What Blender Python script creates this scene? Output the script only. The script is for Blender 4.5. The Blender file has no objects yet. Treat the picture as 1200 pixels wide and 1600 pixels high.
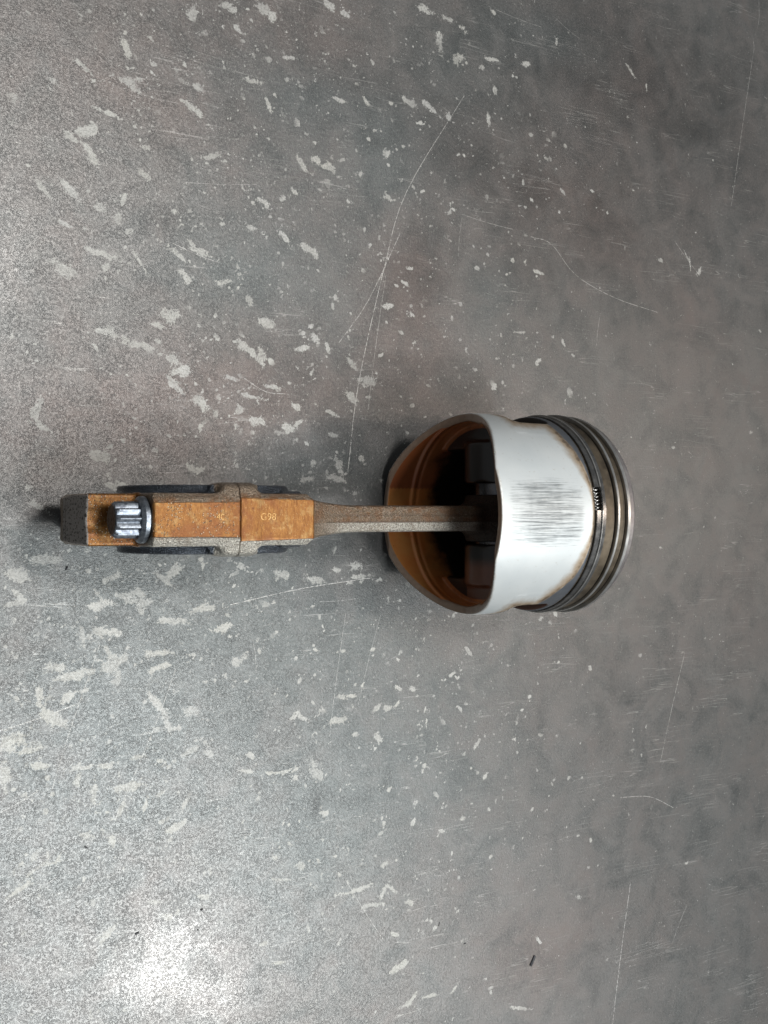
import bpy, math, random
import numpy as np
from mathutils import Vector, Matrix

S = bpy.context.scene
MM = 0.001

# ------------------------------------------------------------------ camera
F_PX, TH = 1900.0, math.radians(33.0)
CAM_X, CAM_Z = -298.0, 460.0
cam_data = bpy.data.cameras.new("camera")
cam = bpy.data.objects.new("camera", cam_data)
S.collection.objects.link(cam)
S.camera = cam
sn, cs = math.sin(TH), math.cos(TH)
R = Matrix(((cs, 0, -sn), (0, 1, 0), (sn, 0, cs)))      # columns: right, up, back
cam.matrix_world = Matrix.Translation((CAM_X*MM, 0, CAM_Z*MM)) @ R.to_4x4()
cam_data.sensor_fit = 'VERTICAL'
cam_data.sensor_height = 36.0
cam_data.lens = 36.0*F_PX/1600.0
cam_data.clip_start = 0.01
cam_data.clip_end = 50.0

# ------------------------------------------------------------------ world
W = bpy.data.worlds.new("World")
S.world = W
W.use_nodes = True
wn = W.node_tree
for n in list(wn.nodes): wn.nodes.remove(n)
wo = wn.nodes.new('ShaderNodeOutputWorld')
wb = wn.nodes.new('ShaderNodeBackground')
wb.inputs['Color'].default_value = (0.92, 0.97, 1.0, 1)
wb.inputs['Strength'].default_value = 0.19
wn.links.new(wb.outputs[0], wo.inputs[0])

# ------------------------------------------------------------------ workshop lamps
def area(name, loc, target, sx, sy, power, col):
    d = bpy.data.lights.new(name, 'AREA')
    d.shape = 'RECTANGLE'; d.size = sx; d.size_y = sy; d.energy = power; d.color = col
    o = bpy.data.objects.new(name, d)
    S.collection.objects.link(o)
    o.location = loc
    dirv = Vector(target)-Vector(loc)
    o.rotation_euler = dirv.to_track_quat('-Z', 'Y').to_euler()
    return o
area("ceiling_lamp", (0.63, -0.865, 1.75), (0, 0, 0), 0.17, 0.055, 11, (1.0, 0.99, 0.96))
area("ceiling_lamp", (0.20, 0.50, 1.98), (0, 0, 0), 0.38, 0.26, 22, (1.0, 0.98, 0.95))
area("ceiling_lamp", (0.73, -0.95, 1.76), (0, 0, 0), 0.06, 0.07, 4, (1.0, 0.99, 0.96))
area("ceiling_panel", (0.42, -0.88, 2.1), (0, 0, 0), 1.15, 0.85, 36, (0.90, 0.97, 1.0))
area("bench_lamp", (1.25, 0.05, 1.45), (0, 0, 0), 0.22, 0.22, 4, (1.0, 0.86, 0.74))

S.view_settings.view_transform = 'Standard'
S.view_settings.look = 'None'
S.view_settings.exposure = 0.0
S.view_settings.gamma = 1.0
S.render.engine = 'CYCLES'

# ------------------------------------------------------------------ helpers
def px2table(px, py, z=0.0):
    cx = (px-600)/F_PX
    dx, dz = cx*cs+sn, cx*sn-cs
    t = (z-CAM_Z)/dz
    return CAM_X+t*dx, (800-py)/F_PX*t

def link(o, parent=None):
    S.collection.objects.link(o)
    if parent is not None: o.parent = parent
    return o

def mesh_obj(name, verts, faces, mat, parent=None, smooth=True, attrs=None, sharp=None):
    """verts in millimetres"""
    me = bpy.data.meshes.new(name)
    v = np.asarray(verts, dtype=np.float64)*MM
    if isinstance(faces, np.ndarray):
        me.vertices.add(len(v)); me.vertices.foreach_set('co', v.ravel())
        n, k = faces.shape
        me.loops.add(n*k); me.loops.foreach_set('vertex_index', faces.astype(np.int32).ravel())
        me.polygons.add(n)
        me.polygons.foreach_set('loop_start', np.arange(0, n*k, k, dtype=np.int32))
        me.polygons.foreach_set('loop_total', np.full(n, k, dtype=np.int32))
        me.update(calc_edges=True)
    else:
        me.from_pydata([tuple(a) for a in v], [], faces)
        me.update()
    me.polygons.foreach_set('use_smooth', np.full(len(me.polygons), smooth))
    if attrs:
        for k_, a in attrs.items():
            at = me.attributes.new(k_, 'FLOAT', 'POINT')
            at.data.foreach_set('value', np.asarray(a, dtype=np.float32))
    if sharp is not None:
        me.set_sharp_from_angle(angle=math.radians(sharp))
    me.materials.append(mat)
    me.validate()
    return link(bpy.data.objects.new(name, me), parent)

class NT:
    def __init__(s, name):
        s.m = bpy.data.materials.new(name); s.m.use_nodes = True
        s.t = s.m.node_tree
        for n in list(s.t.nodes): s.t.nodes.remove(n)
        s.out = s.t.nodes.new('ShaderNodeOutputMaterial')
        s.p = s.t.nodes.new('ShaderNodeBsdfPrincipled')
        s.t.links.new(s.p.outputs[0], s.out.inputs[0])
        tc = s.t.nodes.new('ShaderNodeTexCoord')
        mp = s.t.nodes.new('ShaderNodeVectorMath'); mp.operation = 'SCALE'
        mp.inputs['Scale'].default_value = 1000.0           # object space in millimetres
        s.t.links.new(tc.outputs['Object'], mp.inputs[0])
        s.co = mp.outputs[0]
    def put(s, sock, v):
        if isinstance(v, bpy.types.NodeSocket): s.t.links.new(v, sock)
        elif isinstance(v, (tuple, list)): sock.default_value = tuple(v)+((1,) if len(v) == 3 and len(sock.default_value) == 4 else ())
        else: sock.default_value = v
    def mapv(s, scale=(1,1,1), rot=(0,0,0), vec=None):
        n = s.t.nodes.new('ShaderNodeMapping')
        s.t.links.new(vec or s.co, n.inputs[0])
        n.inputs['Scale'].default_value = scale; n.inputs['Rotation'].default_value = rot
        return n.outputs[0]
    def noise(s, scale, detail=3, rough=0.5, vec=None, dist=0.0):
        n = s.t.nodes.new('ShaderNodeTexNoise')
        s.t.links.new(vec or s.co, n.inputs['Vector'])
        n.inputs['Scale'].default_value = scale; n.inputs['Detail'].default_value = detail
        n.inputs['Roughness'].default_value = rough; n.inputs['Distortion'].default_value = dist
        return n.outputs[0]
    def voro(s, scale, vec=None, feature='F1'):
        n = s.t.nodes.new('ShaderNodeTexVoronoi'); n.feature = feature
        s.t.links.new(vec or s.co, n.inputs['Vector']); n.inputs['Scale'].default_value = scale
        return n.outputs['Distance']
    def math(s, op, a, b=0.0, c=0.0, clamp=False):
        n = s.t.nodes.new('ShaderNodeMath'); n.operation = op; n.use_clamp = clamp
        s.put(n.inputs[0], a); s.put(n.inputs[1], b); s.put(n.inputs[2], c)
        return n.outputs[0]
    def ramp(s, v, lo, hi, a=0.0, b=1.0):
        n = s.t.nodes.new('ShaderNodeMapRange'); n.interpolation_type = 'SMOOTHSTEP'
        s.put(n.inputs[0], v); n.inputs[1].default_value = lo; n.inputs[2].default_value = hi
        n.inputs[3].default_value = a; n.inputs[4].default_value = b
        return n.outputs[0]
    def mix(s, f, a, b, mode='MIX'):
        n = s.t.nodes.new('ShaderNodeMix'); n.data_type = 'RGBA'; n.blend_type = mode
        s.put(n.inputs[0], f); s.put(n.inputs[6], a); s.put(n.inputs[7], b)
        return n.outputs[2]
    def attr(s, name):
        n = s.t.nodes.new('ShaderNodeAttribute'); n.attribute_name = name
        return n.outputs['Fac']
    def bump(s, h, strength, dist, nrm=None):
        n = s.t.nodes.new('ShaderNodeBump'); n.inputs['Strength'].default_value = strength
        n.inputs['Distance'].default_value = dist*MM
        s.put(n.inputs['Height'], h)
        if nrm is not None: s.put(n.inputs['Normal'], nrm)
        return n.outputs[0]
    def xyz(s, vec=None):
        n = s.t.nodes.new('ShaderNodeSeparateXYZ'); s.t.links.new(vec or s.co, n.inputs[0])
        return n.outputs
    def set(s, **k):
        names = {'col': 'Base Color', 'rough': 'Roughness', 'metal': 'Metallic', 'nrm': 'Normal', 'coat': 'Coat Weight',
                 'coatr': 'Coat Roughness', 'spec': 'Specular IOR Level', 'aniso': 'Anisotropic', 'coattint': 'Coat Tint'}
        for a, v in k.items(): s.put(s.p.inputs[names[a]], v)
        return s.m

# ------------------------------------------------------------------ materials
def mat_table():
    n = NT("worn_steel_plate")
    A, MUL, ADD, SUB, MAX, MIN = n.math, 'MULTIPLY', 'ADD', 'SUBTRACT', 'MAXIMUM', 'MINIMUM'
    blob, speck, tint, dark = n.attr('blob'), n.attr('speck'), n.attr('tint'), n.attr('dark')
    sd, sm, wear = n.attr('sd'), n.attr('sm'), n.attr('wear')
    big = n.noise(0.012, 4, 0.6)
    mid = n.noise(0.06, 5, 0.62, dist=0.6)
    fine = n.noise(0.9, 4, 0.75)
    grain = n.noise(2.6, 2, 0.6)
    worm = A(ADD, A(MUL, n.noise(0.75, 3, 0.7), 0.5), A(MUL, n.noise(2.1, 2, 0.6, vec=n.mapv(scale=(1, 1, 1), rot=(0.4, 0.3, 0.6))), 0.5))
    edge = A(ADD, A(MUL, n.noise(0.30, 3, 0.6, dist=0.8), 0.55), A(MUL, n.noise(1.2, 4, 0.8), 0.50))
    # base colour
    tt = A(ADD, A(ADD, tint, A(MUL, A(SUB, mid, 0.5), 1.1)), A(MUL, A(SUB, big, 0.5), 0.6), clamp=True)
    col = n.mix(tt, (0.106, 0.113, 0.112), (0.124, 0.105, 0.098))
    vert = n.noise(0.05, 4, 0.6, vec=n.mapv(scale=(1.0, 0.22, 1)))
    lum = A(ADD, 0.42, A(MUL, mid, 1.1))
    lum = A(MUL, lum, A(ADD, 0.55, A(MUL, fine, 0.90)))
    lum = A(MUL, lum, A(ADD, 0.88, A(MUL, vert, 0.24)))
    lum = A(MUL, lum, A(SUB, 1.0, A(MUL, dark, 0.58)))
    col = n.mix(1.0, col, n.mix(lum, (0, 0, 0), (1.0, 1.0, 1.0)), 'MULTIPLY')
    # worm shaped etch lines, darker
    wl = n.ramp(worm, 0.435, 0.49, 1.0, 0.0)
    wl = A(MUL, wl, n.ramp(n.noise(0.16, 4, 0.7), 0.36, 0.62, 0.25, 1.0))
    wl = A(MUL, wl, wear)
    col = n.mix(A(MUL, wl, 0.50), col, (0.05, 0.05, 0.05))
    wh = A(MUL, n.ramp(worm, 0.535, 0.60), wear)
    col = n.mix(A(MUL, wh, 0.30), col, (0.27, 0.265, 0.255))
    # pale stain patches
    bm = n.ramp(A(ADD, blob, A(MUL, A(SUB, edge, 0.5), 3.2)), 0.47, 0.62)
    inner = A(MUL, n.ramp(n.noise(1.1, 4, 0.75), 0.36, 0.58, 0.45, 1.0), n.ramp(n.noise(0.05, 2), 0.35, 0.6, 0.6, 1.0))
    bm = A(MUL, bm, inner)
    smk = n.ramp(A(ADD, speck, A(MUL, A(SUB, edge, 0.5), 2.4)), 0.50, 0.66)
    bm = A(MAX, bm, A(MUL, smk, n.ramp(n.noise(0.11, 3, 0.6), 0.36, 0.66, 0.12, 0.9)))
    # tiny salt everywhere
    salt = n.noise(1.15, 2, 0.5)
    st = n.ramp(A(ADD, salt, A(MUL, wear, 0.055)), 0.715, 0.76)
    bm = A(MAX, bm, A(MUL, st, 0.55))
    pal = n.mix(n.noise(0.03, 2), (0.35, 0.34, 0.30), (0.40, 0.40, 0.395))
    col = n.mix(bm, col, pal)
    # pepper
    pep = n.ramp(n.noise(1.0, 2, 0.5, vec=n.mapv(scale=(1, 1, 3))), 0.27, 0.31, 1.0, 0.0)
    col = n.mix(A(MUL, pep, 0.55), col, (0.03, 0.03, 0.03))
    smr = n.ramp(n.noise(0.10, 5, 0.75, vec=n.mapv(scale=(0.35, 1.6, 1), rot=(0, 0, 0.5))), 0.55, 0.72)
    col = n.mix(A(MUL, smr, 0.15), col, (0.045, 0.045, 0.05))
    cld = n.ramp(n.noise(0.035, 5, 0.65, dist=1.0), 0.44, 0.62)
    col = n.mix(A(MUL, cld, 0.12), col, (0.20, 0.195, 0.19))
    # scratches: sd is the signed distance in mm
    brk = n.ramp(n.noise(0.35, 3, 0.6), 0.36, 0.52)
    sc = n.ramp(A('ABSOLUTE', A(ADD, sd, A(MUL, A(SUB, fine, 0.5), 0.16))), 0.05, 0.24, 1.0, 0.0)
    sc = A(MUL, sc, n.ramp(n.noise(0.7, 3, 0.7), 0.38, 0.55, 0.25, 1.0))
    sc = A(MUL, A(MUL, sc, sm), A(ADD, 0.35, A(MUL, brk, 0.65)))
    # hairlines
    for rz, th in ((0.35, 0.012), (-1.25, 0.010), (1.62, 0.010)):
        hn = n.noise(0.09, 2, 0.5, vec=n.mapv(scale=(0.16, 3.4, 1), rot=(0, 0, rz)))
        hl = n.ramp(A('ABSOLUTE', A(SUB, hn, 0.53)), 0.0, th, 1.0, 0.0)
        gate = n.ramp(n.noise(0.045, 2, 0.5, vec=n.mapv(scale=(0.5, 1.4, 1), rot=(0, 0, rz))), 0.58, 0.68)
        sc = A(MAX, sc, A(MUL, A(MUL, hl, gate), 0.35))
    col = n.mix(A(MUL, sc, 0.8), col, (0.42, 0.41, 0.39))
    # gloss
    rg = A(ADD, 0.33, A(MUL, mid, 0.10))
    rg = A(ADD, rg, A(MUL, bm, 0.22))
    rg = A(ADD, rg, A(MUL, A(SUB, fine, 0.5), 0.25), clamp=True)
    hgt = A(ADD, A(MUL, fine, 0.6), A(MUL, grain, 0.5))
    hgt = A(SUB, hgt, A(MUL, wl, 0.5))
    hgt = A(SUB, hgt, A(MUL, sc, 0.6))
    nrm = n.bump(hgt, 0.6, 0.13)
    nrm = n.bump(worm, 0.40, 0.22, nrm)
    n.put(n.p.inputs['Coat Normal'], n.bump(A(ADD, worm, A(MUL, grain, 0.5)), 0.6, 0.017))
    return n.set(col=col, rough=rg, metal=0.58, nrm=nrm, spec=0.5, coat=A(MUL, A(MUL, n.ramp(n.noise(0.06, 6, 0.8), 0.40, 0.56, 0.30, 1.0), n.ramp(worm, 0.45, 0.55, 0.30, 1.0)), 0.13), coatr=0.11)

def mat_skirt():
    n = NT("worn_aluminium_skirt")
    A = n.math
    inn, edge, bare = n.attr('inner'), n.attr('edge'), n.attr('bare')
    ang, axial = n.attr('ang'), n.attr('axial')
    comb = n.t.nodes.new('ShaderNodeCombineXYZ')
    n.put(comb.inputs[0], axial); n.put(comb.inputs[1], A('MULTIPLY', ang, 43.0))
    cyl = comb.outputs[0]
    # machined contact face
    lay = n.noise(1.0, 3, 0.6, vec=n.mapv(scale=(3.2, 0.05, 1), vec=cyl))
    soft = n.noise(0.06, 3, 0.5, vec=cyl)
    col = n.mix(soft, (0.52, 0.56, 0.575), (0.66, 0.675, 0.665))
    col = n.mix(A('MULTIPLY', lay, 0.12), col, (0.40, 0.41, 0.42))
    hair = n.ramp(n.noise(0.55, 4, 0.7, vec=n.mapv(scale=(0.7, 1.0, 1), vec=cyl)), 0.60, 0.72)
    col = n.mix(A('MULTIPLY', hair, 0.42), col, (0.36, 0.31, 0.24))
    # scuff band: streaks along the stroke
    s1 = n.noise(1.0, 4, 0.68, vec=n.mapv(scale=(0.040, 1.3, 1), vec=cyl))
    s2 = n.noise(1.0, 3, 0.7, vec=n.mapv(scale=(0.12, 3.0, 1), vec=cyl))
    scuff = n.attr('scuff')
    st = n.ramp(A('ADD', A('ADD', A('MULTIPLY', s1, 0.62), A('MULTIPLY', s2, 0.38)), A('MULTIPLY', A('SUBTRACT', A('MULTIPLY', scuff, n.ramp(n.noise(0.07, 3, 0.6, vec=cyl), 0.3, 0.6, 0.86, 1.02)), 1.0), 0.34)), 0.36, 0.60)
    col = n.mix(A('MULTIPLY', A('MULTIPLY', scuff, n.noise(0.12, 4, 0.7, vec=cyl)), 0.28), col, (0.24, 0.25, 0.26))
    col = n.mix(A('MULTIPLY', st, 0.85), col, (0.10, 0.11, 0.115))
    # varnish creeping in from the edges
    en = A('ADD', edge, A('MULTIPLY', A('SUBTRACT', n.noise(0.22, 5, 0.65, vec=cyl), 0.5), 0.75))
    em = n.ramp(en, 0.22, 1.0)
    col = n.mix(A('MULTIPLY', em, 0.85), col, (0.30, 0.20, 0.105))
    em2 = n.ramp(en, 0.85, 1.15)
    col = n.mix(em2, col, (0.075, 0.055, 0.04))
    bn = n.ramp(A('ADD', bare, A('MULTIPLY', A('SUBTRACT', n.noise(0.3, 4, 0.6, vec=cyl), 0.5), 0.35)), 0.42, 0.62)
    bcol = n.mix(n.noise(0.15, 3), (0.13, 0.145, 0.17), (0.24, 0.25, 0.27))
    col = n.mix(bn, col, bcol)
    # baked oil inside: amber near the mouth, deeper in, carbon brown with the bore's shade painted near-black
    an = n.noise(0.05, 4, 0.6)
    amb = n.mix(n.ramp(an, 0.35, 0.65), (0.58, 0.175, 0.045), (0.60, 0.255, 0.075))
    amb = n.mix(n.attr('reddish'), amb, (0.34, 0.105, 0.042))  # redder tone, bounded by a painted shadow edge
    carbon_shade = n.ramp(A('ADD', A('ADD', axial, A('MULTIPLY', n.attr('deep_shade'), 14.0)), A('MULTIPLY', A('SUBTRACT', n.noise(0.09, 4, 0.6), 0.5), 18.0)), 17, 28)
    amb = n.mix(carbon_shade, amb, n.mix(n.attr('lowside'), (0.012, 0.009, 0.008), (0.15, 0.06, 0.034)))  # painted shade, with the lit low side kept brown
    rim = n.attr('rim')
    icol = n.mix(n.ramp(rim, 0.35, 0.75), amb, n.mix(n.noise(0.5, 4), (0.20, 0.125, 0.085), (0.36, 0.26, 0.19)))
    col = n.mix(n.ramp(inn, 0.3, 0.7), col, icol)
    rg = A('ADD', 0.42, A('MULTIPLY', soft, 0.1))
    rg = n.mix(n.ramp(inn, 0.3, 0.7), rg, n.mix(n.noise(0.3, 3), (0.22, 0.22, 0.22), (0.42, 0.42, 0.42)))
    hgt = A('ADD', A('MULTIPLY', lay, 0.15), A('MULTIPLY', s2, 0.3))
    hgt = A('SUBTRACT', hgt, A('MULTIPLY', st, 0.5))
    nrm = n.bump(hgt, 0.3, 0.07)
    metal = n.mix(n.ramp(inn, 0.3, 0.7), A('ADD', 0.40, A('MULTIPLY', bn, 0.45)), (0.2, 0.2, 0.2))
    return n.set(col=col, rough=rg, metal=metal, nrm=nrm, spec=0.5, coat=A('MULTIPLY', n.ramp(inn, 0.3, 0.7), 0.6), coatr=0.16)

def mat_rod(name, cap=False):
    n = NT(name)
    A = n.math
    mach, pad, lit = n.attr('mach'), n.attr('pad'), n.attr('lit_side')
    pebb = n.noise(1.5, 3, 0.65)
    peb2 = n.noise(2.2, 2, 0.6)
    broad = n.noise(0.09, 4, 0.6)
    cast = n.mix(broad, (0.165, 0.115, 0.075), (0.25, 0.195, 0.145))
    cast = n.mix(n.ramp(pebb, 0.54, 0.68), cast, (0.40, 0.33, 0.27))
    cast = n.mix(n.ramp(pebb, 0.30, 0.42, 1.0, 0.0), cast, (0.055, 0.04, 0.03))
    cast = n.mix(A('MULTIPLY', n.attr('near'), n.ramp(n.noise(0.22, 4, 0.7), 0.42, 0.60)), cast, (0.20, 0.085, 0.030))
    cast = n.mix(A('MULTIPLY', lit, n.ramp(n.noise(0.16, 3, 0.7), 0.30, 0.5, 0.55, 1.0)), cast, n.mix(n.ramp(n.noise(2.0, 3, 0.7), 0.36, 0.62), (0.22, 0.20, 0.17), (0.66, 0.63, 0.56)))  # side facing the lamp is painted silver
    # ground faces under orange oil varnish with cross grinding lines
    lines = n.noise(1.0, 5, 0.75, vec=n.mapv(scale=(1.3, 0.35, 0.35)))
    vr = n.mix(n.ramp(lines, 0.35, 0.66), (0.165, 0.062, 0.013), (0.26, 0.118, 0.030))
    vr = n.mix(A('MULTIPLY', n.ramp(broad, 0.46, 0.60), 0.7), vr, (0.165, 0.058, 0.018))
    vr = n.mix(A('MULTIPLY', n.ramp(n.noise(0.2, 4, 0.7), 0.52, 0.66), 0.5), vr, (0.30, 0.19, 0.075))
    rust = n.ramp(n.noise(0.38, 4, 0.7), 0.60, 0.74)
    vr = n.mix(A('MULTIPLY', rust, 0.6), vr, (0.10, 0.035, 0.02))
    if cap:
        v = n.voro(1.0)
        pits = n.ramp(v, 0.16, 0.30, 1.0, 0.0)
        pits = A('MULTIPLY', pits, n.ramp(n.noise(0.12, 2), 0.35, 0.6))
        vr = n.mix(A('MULTIPLY', pits, 0.75), vr, (0.62, 0.50, 0.38))
    mk = n.ramp(A('ADD', mach, A('ADD', A('MULTIPLY', A('SUBTRACT', pebb, 0.5), 0.5), A('MULTIPLY', A('SUBTRACT', n.noise(0.25, 3), 0.5), 0.6))), 0.36, 0.66)
    col = n.mix(mk, cast, vr)
    # end pad: grey with black specks
    ps = n.ramp(n.noise(1.0, 3, 0.6, vec=n.mapv(scale=(1, 1, 0.6))), 0.55, 0.60)
    pc = n.mix(n.noise(0.2, 3), (0.27, 0.245, 0.225), (0.37, 0.34, 0.32))
    pc = n.mix(A('MULTIPLY', ps, 0.9), pc, (0.012, 0.011, 0.010))
    col = n.mix(n.ramp(pad, 0.4, 0.6), col, pc)
    rg = n.mix(mk, (0.36, 0.36, 0.36), (0.40, 0.40, 0.40))
    rg = n.mix(n.ramp(pad, 0.4, 0.6), rg, (0.6, 0.6, 0.6))
    hgt = A('ADD', A('MULTIPLY', pebb, 1.0), A('MULTIPLY', peb2, 0.5))
    hgt = n.mix(mk, hgt, A('MULTIPLY', lines, 0.35))
    if cap: hgt = A('ADD', hgt, A('MULTIPLY', A('MULTIPLY', pits, mk), 0.5))
    vr_ = n.ramp(n.noise(1.6, 3, 0.7), 0.60, 0.68)
    col = n.mix(A('MULTIPLY', A('MULTIPLY', vr_, mk), 0.22), col, (0.60, 0.45, 0.28))
    nrm = n.bump(hgt, 1.0, 0.7)
    oil = n.attr('oil')  # mask for the skirt's shade, painted dark on the small end
    col = n.mix(A('MULTIPLY', n.attr('seam'), 0.65), col, (0.07, 0.05, 0.04))
    pshade = n.ramp(A('ADD', n.attr('pocket_shade'), A('MULTIPLY', A('SUBTRACT', pebb, 0.5), 0.3)), 0.3, 0.7)
    col = n.mix(A('MULTIPLY', pshade, 0.93), col, n.mix(broad, (0.03, 0.035, 0.042), (0.10, 0.125, 0.16)))  # shade of the pocket flanks painted as a dark bluish colour
    rg = n.mix(pshade, rg, (0.24, 0.24, 0.24))
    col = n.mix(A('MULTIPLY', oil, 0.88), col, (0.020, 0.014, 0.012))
    return n.set(col=col, rough=rg, metal=0.72, nrm=nrm, coat=A('MULTIPLY', mk, 0.12), coatr=0.3)

def mat_metal(name, c1, c2, rough, metal=0.9, scale=0.4, stretch=(1, 1, 1), bump=0.1, stain=None):
    n = NT(name)
    f = n.noise(scale, 4, 0.65, vec=n.mapv(scale=stretch))
    col = n.mix(n.ramp(f, 0.3, 0.7), c1, c2)
    if stain:
        g = n.ramp(n.noise(scale*0.4, 4, 0.7), 0.5, 0.64)
        col = n.mix(n.math('MULTIPLY', g, 0.8), col, stain)
    rg = n.math('ADD', rough-0.08, n.math('MULTIPLY', n.noise(scale*2, 3), 0.16))
    return n.set(col=col, rough=rg, metal=metal, nrm=n.bump(f, bump, 0.1))

M_TABLE = mat_table()
M_SKIRT = mat_skirt()
M_ROD = mat_rod("oil_varnished_forging")
M_CAP = mat_rod("oil_varnished_cap", True)
M_BOLT = mat_metal("blued_bolt_steel", (0.17, 0.19, 0.22), (0.34, 0.37, 0.41), 0.44, 0.92, 0.9, bump=0.6, stain=(0.10, 0.11, 0.14))
M_BOLTFACE = mat_metal("pitted_bolt_end", (0.07, 0.065, 0.06), (0.17, 0.16, 0.15), 0.5, 0.7, 1.1, bump=0.5, stain=(0.02, 0.02, 0.02))
M_RING = mat_metal("ring_steel", (0.14, 0.14, 0.14), (0.30, 0.29, 0.28), 0.28, 0.95, 0.12, bump=0.05)
M_RINGB = mat_metal("bright_ring_steel", (0.46, 0.45, 0.43), (0.64, 0.63, 0.61), 0.34, 0.95, 0.12, bump=0.05)
M_RINGT = mat_metal("tan_ring_steel", (0.42, 0.36, 0.27), (0.60, 0.55, 0.44), 0.32, 0.85, 0.12, bump=0.05)
M_BELT = mat_metal("sooty_piston_lands", (0.065, 0.052, 0.038), (0.15, 0.12, 0.085), 0.42, 0.7, 0.10, bump=0.15, stain=(0.035, 0.032, 0.030))
M_CROWN = mat_metal("crown_land", (0.22, 0.20, 0.20), (0.36, 0.33, 0.32), 0.42, 0.8, 0.15, bump=0.15)
M_PIN = mat_metal("wrist_pin_steel", (0.10, 0.10, 0.11), (0.2, 0.2, 0.21), 0.25, 0.95, 0.2)
M_SHELL = mat_metal("bearing_shell", (0.20, 0.19, 0.18), (0.34, 0.33, 0.31), 0.35, 0.9, 0.3)
M_DARK = mat_metal("black_debris", (0.008, 0.008, 0.010), (0.03, 0.03, 0.035), 0.5, 0.0, 1.5, bump=0.5)
M_STAMP = mat_metal("stamped_edges", (0.25, 0.12, 0.035), (0.50, 0.32, 0.14), 0.35, 0.85, 1.0)

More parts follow.
